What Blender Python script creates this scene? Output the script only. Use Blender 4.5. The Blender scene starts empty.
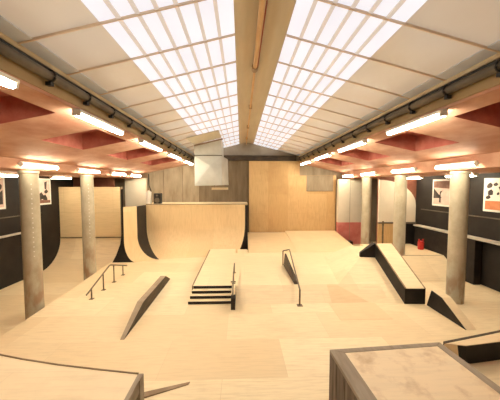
import bpy, bmesh, math, random
from mathutils import Vector, Matrix
random.seed(4)
S = bpy.context.scene
COL = S.collection
R = math.radians
PI = math.pi

# ------------------------------------------------------------------ materials
def srgb(r, g, b):
    def f(c):
        c /= 255.0
        return c / 12.92 if c <= 0.04045 else ((c + 0.055) / 1.055) ** 2.4
    return (f(r), f(g), f(b), 1)

class NT:
    def __init__(self, name):
        self.m = bpy.data.materials.new(name)
        self.m.use_nodes = True
        self.t = self.m.node_tree
        self.b = self.t.nodes['Principled BSDF']
    def n(self, kind, **kw):
        o = self.t.nodes.new(kind)
        for k, v in kw.items():
            if k in o.inputs: o.inputs[k].default_value = v
            else: setattr(o, k, v)
        return o
    def l(self, a, b): self.t.links.new(a, b)
    def coords(self, plane='xy', scale=(1, 1, 1)):
        g = self.n('ShaderNodeNewGeometry')
        s = self.n('ShaderNodeSeparateXYZ'); self.l(g.outputs['Position'], s.inputs[0])
        c = self.n('ShaderNodeCombineXYZ')
        o = {'xy': 'XYZ', 'xz': 'XZY', 'yz': 'YZX', 'yx': 'YXZ', 'zx': 'ZXY'}[plane]
        for i, k in enumerate(o): self.l(s.outputs[k], c.inputs[i])
        v = self.n('ShaderNodeVectorMath', operation='MULTIPLY')
        self.l(c.outputs[0], v.inputs[0]); v.inputs[1].default_value = scale
        return v.outputs[0]
    def mix(self, fac, a, b, mode='MIX'):
        m = self.n('ShaderNodeMix', data_type='RGBA', blend_type=mode)
        if isinstance(fac, (int, float)): m.inputs[0].default_value = fac
        else: self.l(fac, m.inputs[0])
        for i, x in ((6, a), (7, b)):
            if isinstance(x, tuple): m.inputs[i].default_value = x
            else: self.l(x, m.inputs[i])
        return m.outputs[2]
    def ramp(self, v, p0, p1):
        r = self.n('ShaderNodeMapRange'); self.l(v, r.inputs[0])
        r.inputs[1].default_value = p0; r.inputs[2].default_value = p1
        return r.outputs[0]

def ply(name, col, plane='xy', sheet=(2.44, 1.22), var=0.10, scuff=0.25, seam=0.12, rough=0.5, off=(0, 0, 0), ss=.9, lo=.5, hi=.8):
    k = NT(name)
    v = k.coords(plane)
    va = k.n('ShaderNodeVectorMath', operation='ADD'); k.l(v, va.inputs[0]); va.inputs[1].default_value = off
    br = k.n('ShaderNodeTexBrick', offset=0.5)
    k.l(va.outputs[0], br.inputs['Vector'])
    br.inputs['Scale'].default_value = 1; br.inputs['Brick Width'].default_value = sheet[0]
    br.inputs['Row Height'].default_value = sheet[1]; br.inputs['Mortar Size'].default_value = 0.004
    br.inputs['Mortar Smooth'].default_value = 0.3
    d = tuple(c * (1 - var * w) for c, w in zip(col[:3], (0.6, 1.0, 1.5))) + (1,)
    u = tuple(min(1, c * (1 + var * .25)) for c in col[:3]) + (1,)
    br.inputs['Color1'].default_value = u; br.inputs['Color2'].default_value = d
    br.inputs['Mortar'].default_value = tuple(c * (1 - seam) for c in d[:3]) + (1,)
    gs = k.n('ShaderNodeVectorMath', operation='MULTIPLY'); k.l(va.outputs[0], gs.inputs[0]); gs.inputs[1].default_value = (1.2, 14, 6)
    n1 = k.n('ShaderNodeTexNoise', Scale=1.6, Detail=5.0, Roughness=.6); k.l(gs.outputs[0], n1.inputs['Vector'])
    n2 = k.n('ShaderNodeTexNoise', Scale=ss, Detail=6.0, Roughness=.65); k.l(v, n2.inputs['Vector'])
    c = k.mix(k.ramp(n1.outputs[0], .45, .85), br.outputs['Color'], tuple(x * .86 for x in d[:3]) + (1,))
    s = k.n('ShaderNodeMath', operation='MULTIPLY'); k.l(k.ramp(n2.outputs[0], lo, hi), s.inputs[0]); s.inputs[1].default_value = scuff
    c = k.mix(s.outputs[0], c, tuple(x * y for x, y in zip(col[:3], (.68, .58, .5))) + (1,))
    k.l(c, k.b.inputs['Base Color']); k.b.inputs['Roughness'].default_value = rough
    k.b.inputs['Specular IOR Level'].default_value = .25
    return k.m

def blotch(name, a, b, scale=3, lo=.4, hi=.65, rough=.7, plane='xy', stretch=(1, 1, 1), spec=.3, metal=0):
    k = NT(name)
    v = k.coords(plane, stretch)
    n = k.n('ShaderNodeTexNoise', Scale=float(scale), Detail=6.0, Roughness=.6); k.l(v, n.inputs['Vector'])
    k.l(k.mix(k.ramp(n.outputs[0], lo, hi), a, b), k.b.inputs['Base Color'])
    k.b.inputs['Roughness'].default_value = rough; k.b.inputs['Specular IOR Level'].default_value = spec
    k.b.inputs['Metallic'].default_value = metal
    return k.m

def emit(name, col, s):
    k = NT(name)
    k.b.inputs['Base Color'].default_value = (.8, .8, .8, 1)
    k.b.inputs['Emission Color'].default_value = col; k.b.inputs['Emission Strength'].default_value = s
    return k.m

LAMP, LAMP2, SKY = 76.0, 54.0, .93
PLY = (.80, .60, .335, 1)
M = {}
M['floor'] = ply('plywood_floor', (.86, .715, .475, 1), 'xy', var=.16, scuff=.3, off=(.35, .26, 0))
M['ply'] = ply('plywood_ramp', (.85, .69, .45, 1), 'xy', var=.08, scuff=.18, off=(1.1, .5, 0))
M['ply_xz'] = ply('plywood_upright', (.80, .61, .355, 1), 'zx', var=.07, scuff=.14, sheet=(2.44, 1.22), off=(.1, .3, 0))
M['ply_h'] = ply('plywood_extension', (.80, .62, .365, 1), 'xz', var=.06, scuff=.14, off=(.4, .24, 0), seam=.3)
M['ply_wall'] = ply('plywood_wall_sheet', (.63, .43, .21, 1), 'zx', var=.16, scuff=.55, sheet=(2.44, 1.22), off=(.6, .75, 0))
M['ply_yz'] = ply('plywood_side', (.74, .54, .29, 1), 'yz', var=.07)
M['ply_top'] = ply('worn_plywood_top', (.88, .70, .46, 1), 'xy', var=.02, scuff=.9, off=(.2, 1.4, 0), sheet=(3.2, 3.2), ss=3.2, lo=.5, hi=.72)
M['ply_tan'] = ply('tan_plywood_sheet', (.80, .60, .36, 1), 'xy', var=.02, scuff=.2, off=(.2, .9, 0))
M['ply_bank'] = ply('rear_bank_shaded_ply', (.80, .615, .365, 1), 'xy', var=.04, off=(1.1, .2, 0))  # darker than the platform ply: shade on the slope is put into the colour
M['ply_bank2'] = ply('rear_bank_shaded_sheet', (.82, .64, .39, 1), 'xy', var=.04, off=(.6, .7, 0))  # right sheet, slope shade painted in a little lighter
M['ply_deck'] = ply('deck_plywood', (.84, .67, .44, 1), 'xy', var=.03, scuff=.3, off=(4.1, .4, 0))
M['black'] = blotch('black_paint', (.012, .009, .008, 1), (.024, .018, .015, 1), 3, rough=.55, plane='yz')
M['blackwall'] = blotch('charcoal_wall_paint', (.014, .010, .008, 1), (.024, .018, .014, 1), 1.4, rough=.6, plane='yz')
M['pink'] = blotch('salmon_painted_concrete', (.40, .175, .11, 1), (.62, .38, .265, 1), 1.6, .32, .72, .75, stretch=(1, .6, 1))
M['red'] = blotch('oxide_red_recess_paint', (.36, .09, .065, 1), (.50, .17, .12, 1), 2.5, .4, .7, .75)
M['redpanel'] = blotch('red_panel_paint', (.60, .17, .14, 1), (.68, .24, .2, 1), 2.0, rough=.55, plane='xz')
M['redbrown'] = blotch('red_brown_board', (.16, .05, .03, 1), (.24, .09, .05, 1), 2.0, plane='xz')
M['concrete'] = blotch('board_marked_concrete', (.24, .185, .12, 1), (.38, .31, .22, 1), 1.1, .3, .7, .85, 'xz', (3, .7, 1))
M['concrete_dark'] = blotch('stained_concrete', (.12, .085, .05, 1), (.22, .165, .105, 1), 1.1, .3, .7, .85, 'xz', (4, .6, 1))
M['gable'] = blotch('grey_gable_concrete', (.3, .25, .19, 1), (.42, .36, .28, 1), 1.4, .3, .7, .85, 'xz')
M['cream'] = blotch('cream_wall_paint', (.70, .61, .47, 1), (.78, .70, .56, 1), 1.2, .3, .7, .7, 'xz')
M['roof'] = blotch('fibreglass_roof_sheet', (.66, .56, .44, 1), (.76, .69, .60, 1), 1.0, .35, .7, .6, 'xy', (1, .5, 1))
def sheet_mat():
    k = NT('translucent_roof_sheet')
    n = k.n('ShaderNodeTexNoise', Scale=1.0, Detail=6.0, Roughness=.6); k.l(k.coords('xy', (1, .5, 1)), n.inputs['Vector'])
    n2 = k.n('ShaderNodeTexNoise', Scale=.35, Detail=2.0); k.l(k.coords('xy'), n2.inputs['Vector'])
    c = k.mix(k.ramp(n.outputs[0], .35, .7), (.70, .58, .43, 1), (.78, .68, .55, 1))
    c = k.mix(k.ramp(n2.outputs[0], .4, .65), c, (.76, .69, .60, 1))
    k.l(c, k.b.inputs['Base Color']); k.b.inputs['Roughness'].default_value = .55
    t = k.n('ShaderNodeBsdfTranslucent'); k.l(c, t.inputs['Color'])
    m = k.n('ShaderNodeMixShader'); m.inputs[0].default_value = .33
    k.l(k.b.outputs[0], m.inputs[1]); k.l(t.outputs[0], m.inputs[2])
    k.l(m.outputs[0], k.t.nodes['Material Output'].inputs['Surface'])
    return k.m
M['roof'] = sheet_mat()
def glaze_mat():
    k = NT('daylight_glazing')
    n = k.n('ShaderNodeTexNoise', Scale=1.3, Detail=5.0, Roughness=.6); k.l(k.coords('xy', (1.6, .6, 1)), n.inputs['Vector'])
    c = k.mix(k.ramp(n.outputs[0], .35, .7), (.86, .83, .90, 1), (.97, .96, 1.0, 1))
    k.b.inputs['Base Color'].default_value = (.2, .2, .2, 1)
    k.b.inputs['Specular IOR Level'].default_value = .1
    k.l(c, k.b.inputs['Emission Color']); k.b.inputs['Emission Strength'].default_value = SKY
    return k.m
M['ridge'] = blotch('ridge_board', (.50, .43, .32, 1), (.58, .51, .39, 1), 1.2, .3, .7, .7, 'yx', (.6, 4, 1))
M['purlin'] = blotch('purlin_timber', (.72, .56, .42, 1), (.78, .63, .48, 1), 2, rough=.6)
M['flash'] = blotch('grey_flashing', (.54, .57, .66, 1), (.66, .69, .76, 1), 1.5, .35, .7, .6, 'yx')
M['fascia'] = blotch('tan_fascia_board', (.32, .215, .10, 1), (.42, .30, .155, 1), 1.2, .3, .7, .65, 'yx', (.5, 4, 1))
M['edgetan'] = blotch('pale_tan_board', (.55, .42, .25, 1), (.65, .52, .34, 1), 2, rough=.6)
M['pipe'] = blotch('grey_brown_pipe', (.09, .07, .05, 1), (.15, .12, .085, 1), 2, rough=.45, plane='yz')
M['dark'] = blotch('black_iron', (.012, .012, .012, 1), (.025, .022, .02, 1), 4, rough=.45)
M['beam'] = blotch('dark_brown_steel', (.05, .035, .022, 1), (.09, .062, .04, 1), 2, rough=.6, plane='xz')
M['orange'] = blotch('tan_conduit', (.55, .33, .15, 1), (.62, .4, .2, 1), 2, rough=.5, plane='yz')
M['cable'] = blotch('red_cable', (.3, .06, .03, 1), (.36, .1, .05, 1), 2, rough=.5)
M['white'] = blotch('white_enamel', (.74, .7, .62, 1), (.82, .78, .7, 1), 2, rough=.45)
M['ledgepaint'] = blotch('worn_ledge_paint', (.42, .38, .31, 1), (.55, .5, .42, 1), 3, rough=.5)
M['galv'] = blotch('galvanised_sheet', (.50, .49, .44, 1), (.66, .65, .6, 1), 1.6, .3, .7, .42, 'xz', spec=.5, metal=.35)
M['galv2'] = blotch('galvanised_duct_sheet', (.42, .41, .37, 1), (.52, .51, .46, 1), 1.6, .3, .7, .42, 'yz', spec=.5, metal=.35)
M['steel'] = blotch('bare_rail_steel', (.13, .095, .06, 1), (.22, .165, .11, 1), 6, rough=.4, plane='yz', metal=.3)
M['plank'] = blotch('weathered_plank', (.26, .20, .14, 1), (.40, .325, .24, 1), 1.4, .32, .7, .7, 'xy', (9, 1.2, 3))
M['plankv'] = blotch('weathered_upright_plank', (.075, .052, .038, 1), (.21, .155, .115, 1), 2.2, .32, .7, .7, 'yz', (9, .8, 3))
M['brown'] = blotch('brown_ledge_side', (.045, .033, .023, 1), (.11, .082, .058, 1), 3, .3, .7, .65, 'yz', (1, 4, 1))
M['edge'] = blotch('brown_edge_trim', (.24, .16, .09, 1), (.33, .23, .14, 1), 3, rough=.6)
M['edgelight'] = blotch('worn_grey_ledge_top', (.29, .22, .145, 1), (.38, .29, .2, 1), 3, rough=.6)
M['lamp'] = emit('fluorescent_tube_glow', (1, .935, .73, 1), LAMP)
M['lamp2'] = emit('fluorescent_diffuser_glow', (1, .92, .69, 1), LAMP2)
M['sky'] = glaze_mat()
M['bar'] = emit('glowing_glazing_bar', (.84, .74, .67, 1), .52)  # bars glow to imitate soft daylight around them; they are no light source
M['bar'].node_tree.nodes['Principled BSDF'].inputs['Base Color'].default_value = (.36, .33, .30, 1)
M['paper'] = blotch('print_paper', (.72, .62, .54, 1), (.8, .7, .62, 1), 2, rough=.6, plane='yz')
M['ink'] = blotch('print_dark_ink', (.03, .022, .02, 1), (.08, .06, .05, 1), 6, rough=.6, plane='yz')
M['inkbrown'] = blotch('print_brown_ink', (.16, .07, .045, 1), (.26, .13, .09, 1), 5, rough=.6, plane='yz')
M['inkorange'] = blotch('print_orange_ink', (.48, .15, .06, 1), (.58, .22, .1, 1), 4, rough=.6, plane='yz')
M['inkpink'] = blotch('print_pale_pink_ink', (.62, .45, .38, 1), (.72, .56, .48, 1), 4, rough=.6, plane='yz')
M['redplastic'] = blotch('red_plastic', (.5, .03, .025, 1), (.58, .06, .045, 1), 4, rough=.4)

def column_mat(name, rust):
    k = NT(name)
    g = k.n('ShaderNodeNewGeometry'); s = k.n('ShaderNodeSeparateXYZ'); k.l(g.outputs['Position'], s.inputs[0])
    n = k.n('ShaderNodeTexNoise', Scale=2.2, Detail=6.0, Roughness=.65); k.l(k.coords('xz', (1.5, .8, 1)), n.inputs['Vector'])
    n2 = k.n('ShaderNodeTexNoise', Scale=3.5, Detail=5.0); k.l(k.coords('xz', (2, .6, 1)), n2.inputs['Vector'])
    c = k.mix(k.ramp(n.outputs[0], .35, .7), (.40, .345, .24, 1), (.54, .485, .36, 1))
    # rust and scuff marks gather on the lowest metre of the shaft (worn by boards)
    hz = k.n('ShaderNodeMapRange'); k.l(s.outputs['Z'], hz.inputs[0])
    hz.inputs[1].default_value = 1.9; hz.inputs[2].default_value = .2
    mm = k.n('ShaderNodeMath', operation='MULTIPLY'); k.l(hz.outputs[0], mm.inputs[0]); k.l(k.ramp(n2.outputs[0], .42, .62), mm.inputs[1])
    m2 = k.n('ShaderNodeMath', operation='MULTIPLY'); k.l(mm.outputs[0], m2.inputs[0]); m2.inputs[1].default_value = rust
    c = k.mix(m2.outputs[0], c, (.30, .16, .08, 1))
    k.l(c, k.b.inputs['Base Color']); k.b.inputs['Roughness'].default_value = .6
    return k.m
M['column'] = column_mat('painted_column', .75)

# ------------------------------------------------------------------ mesh helpers
class MB:
    def __init__(self): self.bm = bmesh.new()
    def v(self, *p): return self.bm.verts.new(p)
    def box(self, a, b):
        (x0, y0, z0), (x1, y1, z1) = a, b
        vs = [self.v(x, y, z) for z in (z0, z1) for x, y in ((x0, y0), (x1, y0), (x1, y1), (x0, y1))]
        for f in ((3, 2, 1, 0), (4, 5, 6, 7), (0, 1, 5, 4), (1, 2, 6, 5), (2, 3, 7, 6), (3, 0, 4, 7)):
            self.bm.faces.new([vs[i] for i in f])
        return self
    def hexa(self, bot, top):
        vs = [self.v(*p) for p in list(bot) + list(top)]; n = len(bot)
        self.bm.faces.new(vs[:n][::-1]); self.bm.faces.new(vs[n:])
        for i in range(n): self.bm.faces.new((vs[i], vs[(i + 1) % n], vs[n + (i + 1) % n], vs[n + i]))
        return self
    def prism_x(self, prof, x0, x1):       # prof: (y, z) list
        return self.hexa([(x0, y, z) for y, z in prof], [(x1, y, z) for y, z in prof])
    def prism_y(self, prof, y0, y1):       # prof: (x, z) list
        return self.hexa([(x, y0, z) for x, z in prof], [(x, y1, z) for x, z in prof])
    def loft(self, A, B, close=None):
        va = [self.v(*p) for p in A]; vb = [self.v(*p) for p in B]
        for i in range(len(A) - 1): self.bm.faces.new((va[i], va[i + 1], vb[i + 1], vb[i]))
        return self
    def poly(self, pts):
        self.bm.faces.new([self.v(*p) for p in pts]); return self
    def tube(self, pts, r, n=12):
        pts = [Vector(p) for p in pts]; rings = []
        for i, p in enumerate(pts):
            t = (pts[min(i + 1, len(pts) - 1)] - pts[max(i - 1, 0)]).normalized()
            a = t.cross(Vector((0, 0, 1)));
            if a.length < 1e-3: a = Vector((1, 0, 0))
            a.normalize(); b = t.cross(a)
            rings.append([self.bm.verts.new(p + r * (a * math.cos(q) + b * math.sin(q))) for q in (2 * PI * j / n for j in range(n))])
        for A, B in zip(rings, rings[1:]):
            for j in range(n): self.bm.faces.new((A[j], A[(j + 1) % n], B[(j + 1) % n], B[j]))
        self.bm.faces.new(rings[0][::-1]); self.bm.faces.new(rings[-1])
        return self
    def lathe(self, prof, c, n=24):        # prof: (r, z)
        rings = [[self.v(c[0] + r * math.cos(2 * PI * j / n), c[1] + r * math.sin(2 * PI * j / n), c[2] + z) for j in range(n)] for r, z in prof]
        for A, B in zip(rings, rings[1:]):
            for j in range(n): self.bm.faces.new((A[j], A[(j + 1) % n], B[(j + 1) % n], B[j]))
        self.bm.faces.new(rings[0][::-1]); self.bm.faces.new(rings[-1])
        return self
    def build(self, name, mat, parent=None, smooth=False, bevel=0, origin=None):
        bmesh.ops.recalc_face_normals(self.bm, faces=self.bm.faces)
        o_ = Vector(origin) if origin else Vector((0, 0, 0))
        if parent is not None and origin is None: o_ = Vector(parent.location)
        bmesh.ops.translate(self.bm, verts=self.bm.verts, vec=-o_)
        me = bpy.data.meshes.new(name); self.bm.to_mesh(me); self.bm.free()
        o = bpy.data.objects.new(name, me); COL.objects.link(o)
        if parent is not None: o.parent = parent
        else: o.location = o_
        me.materials.append(M[mat])
        if smooth:
            for p in me.polygons: p.use_smooth = True
            try: me.set_sharp_from_angle(angle=R(35))
            except Exception: pass
        if bevel:
            b = o.modifiers.new('bevel', 'BEVEL'); b.width = bevel; b.segments = 2; b.limit_method = 'ANGLE'
        return o

def tag(o, label, cat, group=None, kind=None):
    o['label'] = label; o['category'] = cat
    if group: o['group'] = group
    if kind: o['kind'] = kind
    return o
def thing(name, loc, label, cat, group=None, kind=None):
    o = bpy.data.objects.new(name, None); COL.objects.link(o); o.location = loc
    return tag(o, label, cat, group, kind)
def struct(o, label=None):
    o['kind'] = 'structure'
    if label: o['label'] = label
    return o
def copy_tree(o, parent=None):
    c = o.copy(); COL.objects.link(c)
    if parent is not None: c.parent = parent
    for ch in list(o.children): copy_tree(ch, c)
    return c

# ------------------------------------------------------------------ key dimensions (metres)
Y0, YB = -3.0, 16.2            # hall length
XL, XR = -9.18, 8.65            # side walls
GL, GR = -2.95, 3.65           # gallery edges either side of the nave
EZ, RX, RZ = 5.42, .35, 6.25   # eaves, ridge
def roof_z(x): return RZ - (RZ - EZ) * (abs(x - RX) / (RX - GL))

# ------------------------------------------------------------------ shell: floor and walls
f = MB()
fe = [(-5.55, Y0), (XR, Y0), (XR, YB), (-6.05, YB), (-6.05, 12.0), (-5.70, 6.6)]
f.hexa([(x, y, -.5) for x, y in fe], [(x, y, 0) for x, y in fe])
floor = struct(f.build('floor', 'floor'))
a = MB()
a.hexa([(XL, Y0, -.8), (-5.55, Y0, -.8), (-5.55, YB, -.8), (XL, YB, -.8)][::1],
       [(XL, Y0, -.4), (-5.55, Y0, -.4), (-5.55, YB, -.4), (XL, YB, -.4)])
# the sunken aisle ramps up to the main floor nearest the camera
a.hexa([(XL, Y0, -.4), (-5.6, Y0, -.4), (-5.6, 7.4, -.4), (XL, 7.4, -.4)],
       [(XL, Y0, -.002), (-5.6, Y0, -.002), (-5.6, 6.0, -.002), (XL, 6.0, -.002)])
aisle = struct(a.build('floor_left', 'floor'))

def wall(name, mat, a_, b_, label=None): return struct(MB().box(a_, b_).build(name, mat), label)
wl = wall('wall_left', 'blackwall', (XL - .2, Y0, -.8), (XL, YB, 4.2))
wr = wall('wall_right', 'blackwall', (XR, Y0, -.5), (XR + .2, YB, 4.2))
wf = wall('wall_front', 'cream', (XL - .2, Y0 - .2, -.8), (XR + .2, Y0, 6.6))
# back wall: tan board-marked concrete with a gable top
b = MB()
b.hexa([(XL - .2, YB, -.8), (XR + .2, YB, -.8), (XR + .2, YB, 4.6), (GR + .1, YB, 5.46), (GL - .1, YB, 5.46), (XL - .2, YB, 4.6)],
       [(XL - .2, YB + .2, -.8), (XR + .2, YB + .2, -.8), (XR + .2, YB + .2, 4.6), (GR + .1, YB + .2, 5.46), (GL - .1, YB + .2, 5.46), (XL - .2, YB + .2, 4.6)])
wb = struct(b.build('wall_back', 'concrete'))
MB().prism_y([(GL - .2, 5.46), (GR + .2, 5.46), (GR + .2, 5.6), (RX, 6.4), (GL - .2, 5.6)], YB, YB + .2).build('gable', 'gable', wb)
MB().box((-2.6, YB - .05, 0), (.52, YB, 5.1)).build('stained_bay', 'concrete_dark', wb)
for x in (-4.75, -3.6):
    MB().box((x - .012, YB - .012, 2.4), (x + .012, YB, 4.7)).build('joint_line', 'concrete_dark', wb)
# cream end partitions under the two galleries
pl = struct(MB().box((-7.0, 15.95, -.4), (-5.75, YB, 4.02)).build('wall_back_left', 'cream'))

# ------------------------------------------------------------------ roof
def slope(bm, xa, xb, y0=Y0, y1=YB, t=.04, dz=0):
    bm.hexa([(xa, y0, roof_z(xa) + dz), (xb, y0, roof_z(xb) + dz), (xb, y1, roof_z(xb) + dz), (xa, y1, roof_z(xa) + dz)],
            [(xa, y0, roof_z(xa) + t + dz), (xb, y0, roof_z(xb) + t + dz), (xb, y1, roof_z(xb) + t + dz), (xa, y1, roof_z(xa) + t + dz)])
SL0, SL1, SR0, SR1 = -1.85, -.1, .78, 2.24
r = MB()
for xa, xb in ((GL - .25, SL0), (SR1, GR + .35)):
    r.poly([(xa, Y0, roof_z(xa)), (xb, Y0, roof_z(xb)), (xb, YB, roof_z(xb)), (xa, YB, roof_z(xa))])
roof = struct(r.build('ceiling', 'roof'))
r = MB(); r.prism_y([(SL1, roof_z(SL1)), (RX, RZ - .02), (SR0, roof_z(SR0)), (SR0, roof_z(SR0) + .06), (RX, RZ + .08), (SL1, roof_z(SL1) + .06)], Y0, YB)
r.build('ridge_board', 'ridge', roof)
for xa, xb in ((GL - .2, GL + .24), (GR - .24, GR + .3)):
    r = MB(); slope(r, xa, xb, t=.012, dz=-.018); r.build('eave_flashing', 'flash', roof)
ny = 20
for i in range(ny):
    y = -1.23 + i * .966
    if y > 16: break
    for xa, xb in ((GL - .1, SL1), (SR0, GR + .1)):
        r = MB()
        r.hexa([(xa, y - .009, roof_z(xa) - .035), (xb, y - .009, roof_z(xb) - .035), (xb, y + .009, roof_z(xb) - .035), (xa, y + .009, roof_z(xa) - .035)],
               [(xa, y - .009, roof_z(xa)), (xb, y - .009, roof_z(xb)), (xb, y + .009, roof_z(xb)), (xa, y + .009, roof_z(xa))])
        r.build('roof_purlin', 'purlin', roof)
for k, (xa, xb, nb) in enumerate(((SL0, SL1, 7), (SR0, SR1, 6))):
    w = MB(); slope(w, xa, xb, t=.02, dz=.005)
    win = struct(w.build('window_%d' % (k + 1), 'sky'))
    for j in range(1, nb):
        x = xa + (xb - xa) * j / nb
        q = MB(); slope(q, x - .027, x + .027, t=.02, dz=-.016)
        q.build('glazing_bar', 'bar', win)
# boarded-over bay of the roof in front of the ventilation duct
q = MB(); slope(q, -2.25, -.92, 10.9, 12.55, t=.03, dz=-.09)
tag(q.build('roof_board', 'ridge'), 'tan board closing the skylight bay right above the metal duct', 'board')

# conduit along the ridge
zc = RZ - .12
cd = thing('ceiling_conduit', (.3, 4, zc), 'tan conduit pipe running along the ridge of the roof', 'pipe')
MB().tube([(.30, Y0, zc), (.31, 5.85, zc)], .047).build('pipe', 'orange', cd, True)
MB().tube([(.31, 5.85, zc), (.33, YB - .02, zc)], .03).build('pipe', 'orange', cd, True)
MB().tube([(.31, 5.76, zc), (.31, 5.92, zc)], .07).build('coupling', 'edge', cd, True)
MB().tube([(.375, Y0, zc + .02), (.37, 5.8, zc + .02)], .012, 8).build('cable', 'cable', cd, True)
for y in (3.0, 8.7, 11.6, 14.3):
    MB().box((.26, y - .02, zc - .045), (.37, y + .02, RZ + .0)).build('clip', 'edge', cd)

# ------------------------------------------------------------------ galleries over the aisles (coffered soffits)
def gallery(s, name, xe, xc, xw):
    """s=-1 left / 1 right; xe nave edge, xc column line, xw wall"""
    ix = lambda d: xe + s * d
    dmax = abs(xc - xe) - .15
    sz = lambda d: 4.93 - .207 * d
    root = None
    D0, D1 = .36, 1.62               # the recesses lie between these distances from the edge
    bm = MB()
    def slab(d0, d1, y0, y1, up=.0, th=.5):
        bm.hexa([(ix(d0), y0, sz(d0) + up), (ix(d1), y0, sz(d1) + up), (ix(d1), y1, sz(d1) + up), (ix(d0), y1, sz(d0) + up)],
                [(ix(d0), y0, sz(d0) + th), (ix(d1), y0, sz(d1) + th), (ix(d1), y1, sz(d1) + th), (ix(d0), y1, sz(d0) + th)])
    slab(0, D0, Y0, YB); slab(D1, dmax, Y0, YB)
    ys = [4.85 + 2.9 * k for k in range(-2, 4)]      # far face of each recess
    prev = Y0
    holes = []
    for y in ys:
        slab(D0, D1, prev, y - 1.6) if y - 1.6 > prev else None
        holes.append((max(y - 1.6, Y0), y)); prev = y
    slab(D0, D1, prev, YB)
    root = struct(bm.build(name, 'pink'))
    for (ya, yb) in holes:
        h = MB()                                     # lining of one recess
        e = .006
        def q(*p): h.poly(p)
        za, zb, t = sz(D0), sz(D1), .46
        x0, x1 = ix(D0 + e), ix(D1 - e); y0, y1 = ya + e, yb - e
        q((x0, y1, za), (x1, y1, zb), (x1, y1, zb + t), (x0, y1, za + t))
        q((x0, y0, za), (x1, y0, zb), (x1, y0, zb + t), (x0, y0, za + t))
        q((x0, y0, za), (x0, y1, za), (x0, y1, za + t), (x0, y0, za + t))
        q((x1, y0, zb), (x1, y1, zb), (x1, y1, zb + t), (x1, y0, zb + t))
        q((x0, y0, za + t), (x1, y0, zb + t), (x1, y1, zb + t), (x0, y1, za + t))
        h.build('coffer', 'red', root)
    # edge beam over the columns with its sloped inner face, then the aisle ceiling
    xi = ix(dmax)
    z0 = sz(dmax)
    MB().prism_y([(xi, z0 + .4), (xi, z0 - .02), (xc - s * .02, 4.03), (xc + s * .3, 3.97), (xc + s * .45, 4.0), (xc + s * .45, z0 + .4)], Y0, YB).build('column_beam', 'pink', root)
    MB().box((min(xc + s * .45, xw), Y0, 4.0), (max(xc + s * .45, xw), YB, 4.2)).build('aisle_soffit', 'pink', root)
    # fascia at the nave edge
    MB().box((min(xe - s * .02, xe + s * .1), Y0, 4.98), (max(xe - s * .02, xe + s * .1), YB, 5.47)).build('fascia', 'fascia', root)
    return root
CL, CR = -6.2, 6.45
gl = gallery(-1, 'ceiling_left', GL, CL, XL)
gr = gallery(1, 'ceiling_right', GR, CR, XR)
struct(MB().box((XL, Y0, 4.2), (CL - .4, YB, 4.5)).build('ceiling_left_slab', 'pink'))
struct(MB().box((CR + .4, Y0, 4.2), (XR, YB, 4.5)).build('ceiling_right_slab', 'pink'))

# pipes on brackets along both eaves
for s, xe, side in ((-1, GL, 'left'), (1, GR, 'right')):
    x = xe - s * .092
    MB().box((min(xe - s * .045, xe + s * .05), Y0, 5.345), (max(xe - s * .045, xe + s * .05), YB, 5.415)).build('eave_lip', 'edgetan', gl if s < 0 else gr)
    p = thing('eaves_pipe', (x, 5, 5.24), 'dark grey pipe on black hooks along the %s edge of the roof' % side, 'pipe', 'pipes along the eaves')
    MB().tube([(x, Y0, 5.19), (x, YB - .1, 5.19)], .07, 16).build('pipe', 'pipe', p, True)
    MB().tube([(x + s * .03, Y0, 5.295), (x + s * .03, YB - .1, 5.295)], .028, 8).build('cable', 'dark', p, True)
    for k in range(16):
        y = 2.24 + .92 * k if s < 0 else 2.6 + .92 * k
        if y > 15.9: continue
        g = MB()
        g.tube([(x + s * .05, y, 5.31)] + [(x + .088 * math.cos(t), y, 5.19 + .088 * math.sin(t)) for t in [(R(90) - s * R(20) + s * R(200) * j / 8 * 1.0) for j in range(9)]], .017, 6)
        g.box((x - .04, y - .035, 5.045), (x + .04, y + .035, 5.10))
        g.build('bracket', 'dark', p, True)

# ------------------------------------------------------------------ fluorescent fittings
def fitting(loc, ln, w, label, group, mat, tilt=0):
    t = thing('fluorescent_light', loc, label, 'light', group)
    t.rotation_euler = (0, tilt, 0)
    h = MB().box((-w / 2 - .01, -ln / 2, .015), (w / 2 + .01, ln / 2, .07)); 
    o = h.build('housing', 'white', None, bevel=.008); o.parent = t
    d = MB().prism_y([(-w / 2, .015), (-w / 2 * .92, -.03), (-w / 4, -.055), (w / 4, -.055), (w / 2 * .92, -.03), (w / 2, .015)], -ln / 2 + .03, ln / 2 - .03)
    o = d.build('diffuser', mat, None, True); o.parent = t
    for e in (-1, 1):
        c = MB().box((-w / 2 - .006, e * (ln / 2 - .028) - .02, -.05), (w / 2 + .006, e * (ln / 2 - .028) + .02, .06))
        o = c.build('end_cap', 'white', None, bevel=.006); o.parent = t
    return t
ordn = ['nearest', 'second nearest', 'third nearest', 'fourth nearest', 'farthest']
for i, (ya, yb) in enumerate(((1.75, 3.5), (4.75, 6.5), (7.7, 9.55), (10.65, 12.5), (13.5, 15.6))):
    fitting((GL + .05, (ya + yb) / 2, 4.84), yb - ya, .13, '%s of the strip lights under the pipe on the left roof edge' % ordn[i], 'strip lights along the left roof edge', 'lamp', R(8))
for i, (ya, yb) in enumerate(((4.55, 6.3), (7.5, 9.45), (10.5, 12.5), (13.5, 15.4))):
    fitting((GR - .05, (ya + yb) / 2, 4.84), yb - ya, .13, '%s of the strip lights under the pipe on the right roof edge' % (ordn[:3] + ordn[4:])[i], 'strip lights along the right roof edge', 'lamp', R(-8))
for i, y in enumerate((8.0, 10.48, 12.96, 14.95)):
    fitting((CL + .24, y, 4.135), 1.42, .105, '%s of the strip lights on the beam above the left columns' % (ordn[:3] + ordn[4:])[i], 'strip lights above the left columns', 'lamp2', R(-40))
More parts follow.
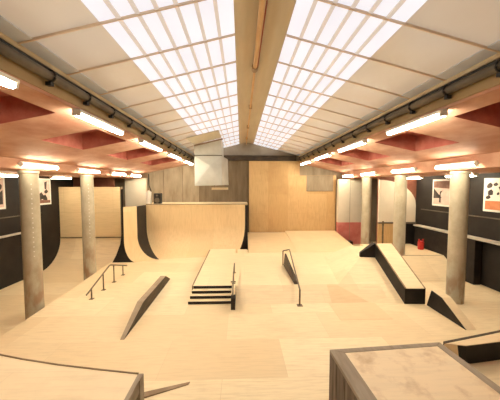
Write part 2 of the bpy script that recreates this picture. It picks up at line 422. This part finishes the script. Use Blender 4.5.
for i, y in enumerate((7.4, 9.8, 12.55, 14.9)):
    fitting((CR - .24, y, 4.135), 1.42, .105, '%s of the strip lights on the beam above the right columns' % (ordn[:3] + ordn[4:])[i], 'strip lights above the right columns', 'lamp2', R(40))
for i, y in enumerate((9.2, 12.2)):
    fitting((-8.2, y, 3.93), 1.3, .13, '%s strip light on the aisle ceiling near the left black wall' % ('nearer', 'farther')[i], 'strip lights in the left aisle', 'lamp2')
for i, y in enumerate((9.25, 11.9)):
    fitting((8.0, y, 3.93), 1.3, .13, '%s strip light on the aisle ceiling near the right black wall' % ('nearer', 'farther')[i], 'strip lights in the right aisle', 'lamp2')

# ------------------------------------------------------------------ columns
def column(x, y, z0, label, dots=True, z1=3.985, rr=.228):
    c = thing('round_column', (x, y, z0), label, 'column', 'round columns along the aisles', 'thing')
    h = z1 - z0
    MB().lathe([(rr, 0), (rr, h - .08), (rr + .02, h - .06), (rr + .02, h)], (x, y, z0), 40).build('shaft', 'column', c, True)
    ang = math.atan2(-y, -x) + (.18 if x < 0 else -.1)
    if dots:
        zz = z0 + 1.9
        while zz < z1 - .25:
            d = MB()
            p = Vector((x + (rr + .001) * math.cos(ang), y + (rr + .001) * math.sin(ang), zz))
            n = Vector((math.cos(ang), math.sin(ang), 0))
            d.tube([p - n * .01, p + n * .004], .016, 8); zz += .14
            d.build('bolt', 'white', c)
    return c
column(CL, 7.85, -.4, 'round column nearest the camera on the left, base below the floor edge')
column(CL, 10.72, -.4, 'second round column on the left, in front of plywood quarter pipe')
column(CR + .13, 7.62, 0, 'scuffed round column on the right, beside the black kicker ramp', False)
column(CR + .17, 10.58, .70, 'round column rising behind the right black hubba ledge', False)
column(CR + .03, 13.2, 0, 'round column before the red and cream partition at right rear', False)

# ------------------------------------------------------------------ ledges and posters on the side walls
tag(MB().box((XL, 7.0, 1.58), (XL + .16, 11.6, 1.64)).build('wall_shelf', 'ledgepaint'), 'narrow white ledge along the left black wall', 'shelf')
t = thing('low_partition', (8.35, 10, 0), 'low black wall capped with white ledge along the right aisle', 'wall', None, 'thing')
MB().box((8.35, 8.9, 0), (XR - .04, 12.15, 1.645)).build('wall_body', 'black', t)
MB().box((8.28, 7.4, 1.645), (XR - .035, 12.15, 1.70)).build('white_cap', 'ledgepaint', t)
tag(MB().box((XR - .03, 7.0, 2.42), (XR, 12.15, 2.46)).build('wall_trim', 'pipe'), 'thin grey rail on right black wall below the posters', 'rail')
tag(MB().box((XL, 7.0, 2.30), (XL + .03, 12.2, 2.34)).build('wall_trim', 'pipe'), 'thin grey rail on left black wall below the posters', 'rail')

def poster(x, s, y0, y1, z0, z1, label, art):
    """s: +1 faces -x (on right wall), -1 faces +x (on left wall)"""
    c = thing('framed_poster', (x, (y0 + y1) / 2, z0), label, 'poster', 'posters on the black side walls')
    d = lambda e: x - s * e
    MB().box((min(x, d(.03)), y0, z0), (max(x, d(.03)), y1, z1)).build('frame', 'white', c, bevel=.004)
    m = .075
    Y_ = lambda u: (y1 - m - u * (y1 - y0 - 2 * m)) if s > 0 else (y0 + m + u * (y1 - y0 - 2 * m))
    Z_ = lambda v: z0 + m + v * (z1 - z0 - 2 * m)
    for i, (nm, mat, polys) in enumerate(art):
        b = MB()
        for pts in polys:
            b.hexa([(d(.03), Y_(u), Z_(v)) for u, v in pts], [(d(.0335 + .002 * i), Y_(u), Z_(v)) for u, v in pts])
        b.build(nm, mat, c)
    return c
def blob(u, v, r, n=9, k=1.3):
    return [(min(1, max(0, u + r * (1 + .25 * math.sin(5 * j + u * 20)) * math.cos(2 * PI * j / n))), min(1, max(0, v + r / k * (1 + .2 * math.cos(3 * j)) * math.sin(2 * PI * j / n)))) for j in range(n)]
full = [(0, 0), (1, 0), (1, 1), (0, 1)]
poster(XR, 1, 10.4, 11.42, 2.68, 3.84, 'framed poster with dark triangle, second along the right black wall', [
    ('print', 'inkpink', [full]),
    ('print_sky', 'inkbrown', [[(0, .72), (1, .68), (1, 1), (0, 1)]]),
    ('print_ramp', 'ink', [[(0, .25), (.55, .28), (.1, .62), (0, .7)], [(.38, .08), (.5, .08), (.47, .45), (.6, .6), (.42, .55)]])])
poster(XR, 1, 7.9, 8.95, 2.66, 3.82, 'framed poster with orange lower strip at the right photo edge', [
    ('print', 'paper', [full]),
    ('print_floor', 'inkorange', [[(0, 0), (1, 0), (1, .3), (0, .3)]]),
    ('print_crowd', 'ink', [blob(.16, .82, .12), blob(.2, .58, .13), blob(.12, .42, .09), blob(.4, .86, .08), blob(.62, .74, .1), blob(.8, .85, .1), blob(.5, .55, .06)])])
poster(XL, -1, 11.85, 12.85, 2.68, 3.9, 'framed poster on left black wall, partly hidden behind nearest column', [
    ('print', 'inkpink', [full]),
    ('print_figures', 'ink', [blob(.35, .3, .2), blob(.62, .22, .18), blob(.72, .5, .12), [(.62, .6), (.74, .6), (.8, .95), (.6, .9)]]),
    ('print_ground', 'inkbrown', [[(0, 0), (1, 0), (1, .12), (0, .16)]])])
poster(XL, -1, 9.4, 10.42, 2.66, 3.92, 'framed poster cut off by the left photo edge', [
    ('print', 'inkpink', [full]),
    ('print_figures', 'ink', [blob(.55, .35, .25), blob(.8, .7, .14), [(.7, .1), (.95, .1), (.95, .6), (.8, .5)]])])

# ------------------------------------------------------------------ ramps and boxes
def arc(top, base, zt, zb=0.0, n=14, zv=None):
    """profile of a quarter pipe: optional vert from zv down to zt, then a quarter turn to the floor"""
    pts = [(top[0], top[1], zv)] if zv else []
    for i in range(n + 1):
        a_ = R(90) * i / n
        k = 1 - math.cos(a_)
        pts.append((top[0] + (base[0] - top[0]) * k, top[1] + (base[1] - top[1]) * k, zb + (zt - zb) * (1 - math.sin(a_))))
    return pts

# left aisle: quarter pipe with a tall plywood extension
t = thing('quarter_pipe', (-7.6, 13.4, -.4), 'plywood quarter pipe with tall upright sheet at the end of left aisle', 'ramp')
A = arc((-9.17, 13.4), (-9.17, 11.9), .92, -.4); B = arc((-6.14, 13.4), (-6.14, 11.9), .92, -.4)
m = MB(); m.loft(A, B)
m.loft([(x, y + .04, z - .0) for x, y, z in A], [(x, y + .04, z - .0) for x, y, z in B])
m.build('ramp_surface', 'ply', t, True)
m = MB(); m.poly(B + [(-6.14, 13.4, -.4)]); m.poly([(p[0] - .02, p[1], p[2]) for p in B] + [(-6.16, 13.4, -.4)])
m.build('side_panel', 'black', t)
MB().tube([(-9.17, 13.38, .93), (-6.12, 13.38, .93)], .025, 8).build('coping', 'steel', t, True)
MB().box((-9.17, 13.42, .95), (-6.14, 13.5, 3.5)).build('extension_sheet', 'ply_h', t)
MB().box((-6.14, 13.41, .95), (-6.06, 13.52, 3.5)).build('edge_post', 'edge', t)
wbl = struct(MB().box((XL, 14.6, -.4), (-7.0, 14.7, 4.0)).build('wall_back_aisle', 'redbrown'))

# narrow corner quarter pipe, black ends
t = thing('corner_quarter_pipe', (-5.4, 12.4, 0), 'narrow curved plywood corner ramp with black sides left of wide wall', 'ramp')
An = arc((-5.42, 12.12), (-4.9, 12.12), 1.0, 0, zv=2.58); Af = arc((-5.02, 12.66), (-4.0, 12.55), 1.15, 0, zv=2.58)
MB().loft(An, Af).build('ramp_surface', 'ply_xz', t, True)
m = MB()
m.poly(An + [(-5.98, 12.12, 0), (-5.80, 12.14, .35), (-5.62, 12.17, .85), (-5.56, 12.2, 1.3), (-5.55, 12.2, 3.4), (-5.45, 12.2, 3.4)])
m.build('end_panel', 'black', t)
# wide quarter pipe wall
L_ = arc((-5.2, 14.4), (-3.98, 12.6), 1.3, 0, zv=2.52); Rr = arc((.22, 14.4), (-.32, 13.1), 1.5, 0, zv=2.52)
MB().loft(Af, L_).build('far_panel', 'black', t)
t = thing('wide_quarter_pipe', (-2.4, 14.4, 0), 'wide curved plywood wall ramp at the back, left of centre', 'ramp')
m = MB()
# surface between the two end profiles
N = 8
for i in range(N):
    P = [tuple(l + (r_ - l) * i / N for l, r_ in zip(p, q)) for p, q in zip(L_, Rr)]
    Q = [tuple(l + (r_ - l) * (i + 1) / N for l, r_ in zip(p, q)) for p, q in zip(L_, Rr)]
    m.loft(P, Q)
bmesh.ops.remove_doubles(m.bm, verts=m.bm.verts, dist=1e-4)
m.build('ramp_surface', 'ply_xz', t, True)
MB().poly(Rr + [(.37, 14.39, 0), (.37, 14.405, 2.0), (.37, 14.405, 2.5)]).build('side_panel', 'black', t)
MB().box((.33, 14.4, 0), (.37, 15.0, 2.54)).build('end_post', 'black', t)
MB().box((-5.22, 14.38, 2.5), (.37, YB - .06, 2.56)).build('deck', 'ply', t)
MB().tube([(-5.2, 14.38, 2.55), (.36, 14.38, 2.55)], .022, 8).build('coping', 'edge', t, True)

# drum and speaker on that deck
t = thing('drum_container', (-5.3, 14.85, 2.56), 'white container standing on the wide ramp deck by the wall', 'container')
t0 = (-5.22 + .05, 14.75, 2.56)
t.location = t0
MB().lathe([(.15, 0), (.155, .04), (.15, .3), (.155, .32), (.15, .34), (.15, .62), (.155, .64), (.12, .68)], t0, 24).build('drum', 'white', t, True)
MB().lathe([(.06, 0), (.06, .05), (.03, .06)], (t0[0], t0[1], t0[2] + .68), 16).build('cap', 'white', t, True)
sp = thing('loudspeaker', (-4.68, 14.8, 2.56), 'black loudspeaker box on the wide ramp deck beside the white container', 'speaker')
MB().box((-4.87, 14.65, 2.56), (-4.49, 15.0, 3.14)).build('cabinet', 'dark', sp, bevel=.02)
MB().tube([(-4.68, 14.66, 2.76), (-4.68, 14.635, 2.76)], .14, 24).build('woofer', 'pipe', sp, True)
MB().tube([(-4.68, 14.66, 3.02), (-4.68, 14.635, 3.02)], .055, 16).build('tweeter', 'pipe', sp, True)
MB().tube([(-5.65, YB - .04, 4.3), (-5.64, YB - .04, 3.6), (-5.5, YB - .04, 3.2)], .025, 8).build('wall_cable', 'dark', wb, True)

# ventilation duct under the left slope
t = thing('ventilation_duct', (-1.55, 12.6, 4.4), 'grey sheet metal ventilation duct hanging at the back wall', 'duct')
x0, x1, ya, yb = -2.22, -.93, 12.6, 14.2
MB().hexa([(x0, ya, 5.02), (x1, ya, 5.02), (x1, yb, 5.02), (x0, yb, 5.02)],
          [(x0, ya, roof_z(x0) - .12), (x1, ya, roof_z(x1) - .12), (x1, yb, roof_z(x1) - .12), (x0, yb, roof_z(x0) - .12)]).build('collar', 'galv', t)
MB().box((x0 - .02, ya - .03, 4.99), (x1 + .02, yb, 5.03)).build('flange', 'pipe', t)
m = MB()
c0 = [(x0, ya, 4.99), (x1, ya, 4.99), (x1 + .03, ya, 3.6), (x0, ya, 3.56)]
cc = ((x0 + x1) / 2 + .1, ya - .07, 4.52)
V = [m.v(*p) for p in c0]; W = m.v(*cc)
for i in range(4): m.bm.faces.new((V[i], V[(i + 1) % 4], W))
Vb = [m.v(p[0] + (.22 if i in (1, 2) else 0), yb, p[2]) for i, p in enumerate(c0)]
for i in range(4): m.bm.faces.new((V[i], V[(i + 1) % 4], Vb[(i + 1) % 4], Vb[i]))
m.bm.faces.new(Vb)
m.build('duct_body', 'galv', t)
MB().hexa([(x0, ya - .05, roof_z(x0) - .17), (x1 + .05, ya - .05, roof_z(x1) - .17), (x1 + .05, ya + .1, roof_z(x1) - .17), (x0, ya + .1, roof_z(x0) - .17)],
          [(x0, ya - .05, roof_z(x0) - .1), (x1 + .05, ya - .05, roof_z(x1) - .1), (x1 + .05, ya + .1, roof_z(x1) - .1), (x0, ya + .1, roof_z(x0) - .1)]).build('top_batten', 'edge', t)
MB().box((-1.45, 12.9, 3.36), (-.68, 13.9, 3.47)).build('outlet_lip', 'edgetan', t)
for xx in (-1.35, -.8): MB().box((xx - .02, 13.3, 3.47), (xx + .02, 13.34, 3.6)).build('hanger', 'pipe', t)

# tie beam across the back
bt = thing('tie_beam', (.4, 16, 5.1), 'dark steel beam spanning the nave below the rear gable', 'beam', None, 'thing')
MB().box((GL + .25, 15.9, 5.10), (GR - .25, 16.1, 5.15)).build('lower_flange', 'beam', bt)
MB().box((GL + .25, 15.97, 5.15), (GR - .25, 16.03, 5.36)).build('web', 'beam', bt)
MB().box((GL + .25, 15.9, 5.36), (GR - .25, 16.1, 5.40)).build('upper_flange', 'beam', bt)

# tall plywood wall at the back right
t = thing('plywood_cladding', (3, 16.1, .5), 'tall vertical plywood wall covering back wall right of centre', 'wall', None, 'thing')
MB().box((.5, 16.02, .69), (5.9, YB - .06, 4.2)).box((.5, 16.02, 4.2), (GR - .02, YB - .06, 5.08)).build('sheet', 'ply_wall', t)
o = MB().box((4.06, 15.985, 3.22), (5.72, 16.02, 4.19)).build('grey_board', 'concrete', t); o['label'] = 'grey board set into the upper right'
# partition: cream above, red below
t = thing('partition', (6.6, 16, 0), 'cream partition with red lower panels behind the far right column', 'partition', None, 'thing')
MB().box((5.92, 15.6, 1.33), (7.35, 15.9, 3.95)).build('cream_panel', 'cream', t)
o = MB().box((5.92, 15.58, 0), (7.35, 15.9, 1.33)).build('red_panel', 'redpanel', t); o['label'] = 'red lower panel'
MB().box((6.05, 15.2, 0), (6.7, 15.56, .22)).build('plinth', 'dark', t)
MB().box((6.62, 15.575, 0), (6.64, 15.582, 3.97)).build('joint', 'concrete', t)
# white arched end panel in the right aisle
we = struct(MB().box((6.75, 12.55, .0), (XR, 12.65, 4.0)).build('wall_end_right', 'redbrown'))
m = MB()
pts = [(6.75, 1.75), (8.62, 1.75), (8.62, 2.6)] + [(6.75 + 1.87 * math.cos(R(a_)), 2.6 + 1.25 * math.sin(R(a_))) for a_ in range(12, 91, 6)]
m.prism_y([(x, z) for x, z in pts], 12.5, 12.55); m.build('arched_panel', 'cream', we)
MB().box((6.75, 12.48, .0), (7.55, 12.55, 1.72)).build('plywood_dado', 'ply_wall', we)
MB().box((7.55, 12.48, .0), (XR, 12.55, 1.68)).build('black_dado', 'black', we)
MB().box((6.75, 12.46, 1.70), (XR, 12.55, 1.77)).build('dado_rail', 'pipe', we)
tag(MB().tube([(6.88, 12.3, .7), (6.88, 12.3, 1.85)], .04, 10).build('black_post', 'steel', None, True), 'short dark post in front of the plywood dado at right rear', 'post')

# funbox: low platform with stairs and a bank
PZ = .33
t = thing('funbox', (.5, 10, 0), 'low plywood platform with sloped front bank beside the stairs', 'platform')
MB().box((-1.55, 8.28, 0), (-.28, 13.2, PZ)).build('upper_deck', 'ply', t)
MB().prism_x([(7.62, .001), (8.28, PZ), (12.4, PZ), (12.4, .001)], -.17, 4.55).build('bank', 'ply', t)
MB().box((4.55, 11.6, 0), (5.14, 12.4, PZ)).build('rear_corner', 'ply', t)
MB().box((-.28, 8.28, 0), (-.17, 12.4, PZ)).build('filler_strip', 'ply', t)
MB().box((-.17, 12.4, 0), (.3, 13.1, PZ)).build('rear_deck', 'ply', t)
MB().box((-1.59, 8.28, 0), (-1.55, 13.0, PZ + .012)).build('edge_trim', 'edge', t)
o = MB().hexa([(2.75, 7.63, .004), (3.9, 7.63, .004), (3.1, 8.27, .329), (2.80, 8.27, .329)], [(2.75, 7.63, .008), (3.9, 7.63, .008), (3.1, 8.27, .333), (2.80, 8.27, .333)]).build('patch_sheet', 'ply_tan', t)
o['label'] = 'darker tan replacement sheet'
tag(MB().box((2.64, 6.62, .0005), (4.05, 7.60, .005)).build('floor_sheet', 'ply_tan'), 'darker tan plywood sheet on the floor left of the black ledge', 'sheet')
t = thing('staircase', (-.92, 7.9, 0), 'four shallow plywood steps with black risers leading onto the low platform', 'stairs')
for i in range(4):
    ya = 7.69 + .195 * i; z1 = .0825 * (i + 1)
    e = .02 * (3 - i)
    st = MB().box((-1.53 - e, ya, 0), (-.30, ya + .195 if i < 3 else 8.275, z1)).build('step', 'ply', t)
    rz = MB().box((-1.535 - e, ya - .008, z1 - .082), (-.30, ya, z1 + .001)); rz = rz.build('riser', 'black', t)
    rz.parent = st
t = thing('stair_hubba', (-.23, 7.3, 0), 'narrow black ledge block at the right foot of the steps', 'ledge')
MB().prism_x([(7.28, 0), (7.28, .34), (7.45, .36), (8.27, .36), (8.27, 0)], -.295, -.175).build('block', 'black', t, bevel=.005)
MB().box((-.295, 7.5, .36), (-.175, 8.27, .375)).build('top_strip', 'ply', t)
t = thing('stair_handrail', (-.25, 8.6, .3), 'thin steel handrail in line with the view beside the four steps', 'rail')
MB().tube([(-.25, 7.4, .37), (-.25, 8.35, .66), (-.25, 9.6, .66)], .022, 10).build('bar', 'steel', t, True)
for y, z in ((8.45, .64), (9.5, .64)):
    q = MB().tube([(-.25, y, PZ), (-.25, y, z)], .018, 8); q.box((-.31, y - .04, PZ), (-.19, y + .04, PZ + .012)); q.build('post', 'steel', t, True)
MB().box((-.33, 8.1, .50), (-.17, 8.13, .53)).build('bracket', 'steel', t)

# right-hand sloping rail with wooden wedge
t = thing('sloped_handrail', (1.8, 9, .3), 'steel grind rail sloping off the low platform right of centre', 'rail')
MB().tube([(1.70, 10.38, .92), (1.96, 10.36, .98), (1.74, 7.5, .48)], .025, 10).build('bar', 'steel', t, True)
MB().tube([(1.70, 10.38, PZ), (1.70, 10.38, .93)], .024, 10).build('post', 'steel', t, True)
q = MB().tube([(1.74, 7.5, 0), (1.74, 7.5, .48)], .026, 10); q.box((1.66, 7.43, 0), (1.82, 7.57, .014)); q.build('post', 'steel', t, True)
tag(MB().hexa([(1.71, 10.3, PZ), (1.79, 10.3, PZ), (1.86, 8.3, PZ), (1.74, 8.3, PZ)],
              [(1.74, 10.2, .86), (1.80, 10.2, .86), (1.86, 8.36, .44), (1.76, 8.36, .44)]).build('wooden_wedge', 'brown', None, bevel=.005),
    'brown wooden wedge standing under the sloping rail right of centre', 'wedge')

# bank at the back of the nave in front of plywood wall
t = thing('rear_bank', (3, 14, .3), 'gently rising plywood bank below the tall plywood wall', 'ramp')
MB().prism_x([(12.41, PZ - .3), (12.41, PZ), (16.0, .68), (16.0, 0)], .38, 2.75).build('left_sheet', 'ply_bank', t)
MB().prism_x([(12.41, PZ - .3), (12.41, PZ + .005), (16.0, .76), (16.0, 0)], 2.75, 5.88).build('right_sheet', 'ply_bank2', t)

# right bank: hip beside the big ledge, then the bank across the aisle
t = thing('hip_bank', (5, 9, 0), 'plywood hip bank rising beside the big black ledge', 'ramp')
m = MB()
F1, F2 = (4.05, 7.615, .0), (5.2, 7.5, .0); E1, E2 = (4.56, 9.7, .80), (5.145, 9.7, .80)
E1b, E2b = (4.9, 11.6, .80), (5.145, 11.6, .80); G = (3.2, 8.28, .334); Gb = (3.8, 11.6, .335)
vs = {k: m.v(*p) for k, p in dict(F1=F1, F2=F2, E1=E1, E2=E2, E1b=E1b, E2b=E2b, G=G, Gb=Gb,
      gf2=(4.915, 7.5, 0), g4=(5.145, 11.6, 0), g1=(3.8, 11.6, 0)).items()}
for fc in (('F1', 'gf2', 'E2', 'E1'), ('F1', 'E1', 'G'), ('G', 'E1', 'E1b', 'Gb'), ('E1', 'E2', 'E2b', 'E1b'),
           ('gf2', 'g4', 'E2b', 'E2'), ('g4', 'g1', 'Gb', 'E1b', 'E2b'), ('F1', 'G', 'Gb', 'g1'), ('F1', 'g1', 'g4', 'gf2')):
    m.bm.faces.new([vs[i] for i in fc])
vs['F2'] and m.bm.verts.remove(vs['F2'])
m.build('ramp_surface', 'ply', t)
t = thing('aisle_bank', (7, 10, 0), 'plywood bank and platform across the right aisle behind the column', 'ramp')
MB().prism_x([(9.2, .001), (10.3, .70), (12.44, .70), (12.44, .001)], 5.86, 8.34).build('ramp_body', 'ply', t)
MB().box((5.15, 10.0, 0), (5.855, 11.6, .8)).build('side_deck', 'ply', t)
MB().box((5.86, 10.29, .70), (8.34, 10.33, .708)).build('edge_strip', 'edge', t)

# big black hubba ledge
t = thing('hubba_ledge', (5.2, 7.5, 0), 'big black sided ledge with plywood top sloping down toward the floor', 'ledge')
fl, fr, bl, br_ = (4.92, 7.49), (5.53, 7.46), (5.15, 9.7), (5.82, 9.7)
FT, BT, BB = .47, 1.33, .80
MB().hexa([(*fl, 0), (*fr, 0), (*br_, BB - .02), (*bl, BB - .02)], [(*fl, FT), (*fr, FT), (*br_, BT), (*bl, BT)]).build('body', 'black', t)
def ins(p, q, k): return tuple(a_ + (b_ - a_) * k for a_, b_ in zip(p, q))
i0, i1, i2, i3 = ins(fl, fr, .06), ins(fl, fr, .94), ins(bl, br_, .94), ins(bl, br_, .06)
MB().hexa([(*i0, FT), (*i1, FT), (*i2, BT), (*i3, BT)], [(*i0, FT + .018), (*i1, FT + .018), (*i2, BT + .018), (*i3, BT + .018)]).build('top_sheet', 'ply', t)
for (p, q, r_, s_) in ((fl, i0, i3, bl), (i1, fr, br_, i2)):
    MB().hexa([(*p, FT), (*q, FT), (*r_, BT), (*s_, BT)], [(*p, FT + .024), (*q, FT + .024), (*r_, BT + .024), (*s_, BT + .024)]).build('edging', 'edge', t)
MB().hexa([(5.15, 9.7, .80), (4.60, 9.75, .81), (4.60, 9.85, .81), (5.15, 9.95, .80)],
          [(5.15, 9.7, 1.35), (4.60, 9.75, .98), (4.60, 9.85, .98), (5.15, 9.95, 1.35)]).build('return_wedge', 'black', t)

# black kicker at the foot of the ledge
t = thing('kicker_ramp', (5.8, 6.8, 0), 'small kicker ramp with black triangular side beside the right column', 'ramp')
MB().prism_x([(6.05, 0), (6.85, .46), (7.23, .51), (7.40, 0)], 5.535, 5.80).build('body', 'black', t)
MB().prism_x([(6.05, .001), (6.85, .461), (7.23, .511), (7.23, .526), (6.84, .476), (6.03, .010)], 5.555, 5.80).build('top_sheet', 'ply', t)

# kinked flat rail on the left
t = thing('kinked_handrail', (-4.7, 9.2, 0), 'low steel kinked rail on four posts on the left', 'rail')
MB().tube([(-4.70, 7.9, .24), (-4.70, 9.3, .71), (-4.70, 9.4, .71), (-4.72, 10.75, .27)], .024, 10).build('bar', 'steel', t, True)
for x, y, z in ((-4.70, 8.17, .33), (-4.70, 8.88, .565), (-4.70, 9.62, .635), (-4.715, 10.38, .39)):
    q = MB().tube([(x, y, 0), (x, y, z)], .022, 8); q.box((x - .06, y - .06, 0), (x + .06, y + .06, .012)); q.build('post', 'steel', t, True)

# long brown ledge left of the stairs
t = thing('manual_ledge', (-2.8, 8, 0), 'long narrow brown ledge ramping up from the floor left of the steps', 'ledge')
prof = [(5.93, 0), (7.15, .345), (9.3, .315), (9.88, 0)]
MB().hexa([(-2.71, y, z) for y, z in prof], [(x, y, z) for (y, z), x in zip(prof, (-2.80, -2.88, -2.90, -2.90))]).build('body', 'brown', t)
tp = [(5.93, .004), (7.15, .349), (9.3, .319)]
m = MB()
xs = (-2.80, -2.88, -2.90)
m.loft([(-2.71, y, z) for y, z in tp], [(x, y, z) for (y, z), x in zip(tp, xs)])
m.build('top_strip', 'edgelight', t)

# ------------------------------------------------------------------ foreground
t = thing('timber_box', (2.1, 2.6, 0), 'large foreground box with weathered plank frame around a stained plywood top', 'box')
TZ = 1.2
P = {'bl': (1.27, 3.58), 'br': (2.99, 3.70), 'fl': (1.36, 1.3), 'fr': (3.10, 1.4)}
ibl, ibr, ifl, ifr = (1.465, 3.505), (2.885, 3.61), (1.555, 1.3), (2.99, 1.4)
def frame(a_, b_, c_, d_, nm='frame_plank'):
    MB().hexa([(*p, TZ - .05) for p in (a_, b_, c_, d_)], [(*p, TZ) for p in (a_, b_, c_, d_)]).build(nm, 'plank', t, bevel=.006)
frame(P['bl'], ibl, ibr, P['br']); frame(P['fl'], ifl, ibl, P['bl']); frame(ifr, P['fr'], P['br'], ibr)
MB().hexa([(*p, TZ - .05) for p in (ifl, ifr, ibr, ibl)], [(*p, TZ - .006) for p in (ifl, ifr, ibr, ibl)]).build('top_sheet', 'ply_top', t)
def lerp(a_, b_, k): return tuple(u + (v - u) * k for u, v in zip(a_, b_))
for (a_, b_, n) in ((P['fl'], P['bl'], 9), (P['bl'], P['br'], 7), (P['br'], P['fr'], 9)):
    d = (Vector(b_) - Vector(a_)).normalized(); nn = Vector((d.y, -d.x)) * .04
    for i in range(n):
        p, q = Vector(lerp(a_, b_, (i + .03) / n)), Vector(lerp(a_, b_, (i + .97) / n))
        MB().hexa([(p.x, p.y, 0), (q.x, q.y, 0), (q.x + nn.x, q.y + nn.y, 0), (p.x + nn.x, p.y + nn.y, 0)],
                  [(p.x, p.y, TZ - .05), (q.x, q.y, TZ - .05), (q.x + nn.x, q.y + nn.y, TZ - .05), (p.x + nn.x, p.y + nn.y, TZ - .05)]).build('side_plank', 'plankv', t)

t = thing('launch_deck', (-2.6, 2.4, 0), 'raised plywood deck with dark lip at the bottom left of photo', 'deck')
edge = [(-1.29, 3.17), (-1.81, 3.26), (-2.4, 3.37), (-3.0, 3.51), (-3.4, 3.62), (-4.2, 3.88), (-5.0, 4.2)]
deck = [(-1.29, 1.2)] + edge + [(-5.0, 1.2)]
MB().hexa([(x, y, TZ - .06) for x, y in deck], [(x, y, TZ) for x, y in deck]).build('top_sheet', 'ply_deck', t)
low = [(-1.27, 1.2)] + [(x, y - .03) for x, y in edge] + [(-5.0, 1.2)]
low[1] = (-1.27, 3.14)
MB().hexa([(x, y, 0) for x, y in low], [(x, y, TZ - .06) for x, y in low]).build('body', 'plankv', t)
m = MB(); m.tube([(x, y + .012, TZ + .002) for x, y in edge], .012, 8); m.build('lip', 'edge', t, True)
MB().box((-1.29, 1.2, TZ - .16), (-1.235, 3.17, TZ + .006)).build('edge_board', 'plank', t, bevel=.005)
MB().box((-1.29, 3.06, 0), (-1.225, 3.19, TZ)).build('corner_post', 'plank', t, bevel=.005)

tag(MB().hexa([(-.95, 4.50, 0), (-.93, 4.56, 0), (-1.9, 4.26, 0), (-1.88, 4.12, 0)],
              [(-.95, 4.50, .012), (-.93, 4.56, .012), (-1.9, 4.26, .03), (-1.88, 4.12, .03)]).build('floor_batten', 'edge'),
    'thin brown batten on the floor beside the bottom left deck', 'batten')

t = thing('low_ledge', (5.5, 5.4, 0), 'low black faced ledge at the right photo edge behind the timber box', 'ledge')
LZ = .38
body = [(4.08, 4.925), (4.45, 4.86), (4.55, 4.93), (6.6, 5.2), (6.6, 5.50)]
MB().hexa([(x, y, 0) for x, y in body], [(x, y, LZ) for x, y in body]).build('body', 'ply', t)
pts0 = [(4.58, 4.86, 0), (4.46, 4.845, .10), (4.46, 4.84, LZ), (6.6, 5.13, LZ), (6.6, 5.13, 0)]
MB().hexa(pts0, [(x - .2, y + .06, z) for x, y, z in pts0]).build('front_face', 'black', t)
MB().hexa([(4.46, 4.84, LZ), (6.6, 5.13, LZ), (6.6, 5.50, LZ), (4.1, 4.92, LZ)], [(4.46, 4.84, LZ + .012), (6.6, 5.13, LZ + .012), (6.6, 5.50, LZ + .012), (4.1, 4.92, LZ + .012)]).build('top_sheet', 'ply', t)
MB().hexa([(4.1, 4.93, 0), (6.6, 5.51, 0), (6.6, 5.56, 0), (4.1, 4.98, 0)], [(4.1, 4.93, LZ + .018), (6.6, 5.51, LZ + .018), (6.6, 5.56, LZ + .018), (4.1, 4.98, LZ + .018)]).build('rear_edge', 'brown', t)

# red canister on the aisle platform
t = thing('canister', (8.08, 11.3, .702), 'small red canister standing on the right aisle platform by black wall', 'canister')
MB().lathe([(.11, 0), (.125, .03), (.125, .34), (.10, .38)], (8.08, 11.3, .702), 24).build('can', 'redplastic', t, True)
for e in (-1, 1):
    MB().box((8.08 + e * .085 - .03, 11.28, 1.07), (8.08 + e * .085 + .03, 11.32, 1.17)).build('lug', 'redplastic', t)
MB().tube([(8.01, 11.3, 1.07), (8.01, 11.3, 1.12), (8.15, 11.3, 1.12), (8.15, 11.3, 1.07)], .012, 8).build('handle', 'dark', t, True)

# ------------------------------------------------------------------ world, camera, colour
w = bpy.data.worlds.new('World'); S.world = w; w.use_nodes = True
bg = w.node_tree.nodes['Background']; bg.inputs[0].default_value = (.92, .95, 1, 1); bg.inputs[1].default_value = 1.0

cam = bpy.data.cameras.new('Camera'); co = bpy.data.objects.new('Camera', cam); COL.objects.link(co)
cam.sensor_width = 36; cam.lens = 36 * 260 / 500; cam.clip_start = .05
co.location = (0, 0, 3.55)
co.rotation_euler = (PI / 2 - math.atan(14 / 260), 0, -math.atan(9 / 260))
S.camera = co
S.view_settings.view_transform = 'Standard'
S.view_settings.look = 'None'
S.view_settings.exposure = 0.0
S.view_settings.gamma = 1
S.view_settings.use_curve_mapping = False
S.cycles.max_bounces = 10; S.cycles.diffuse_bounces = 6
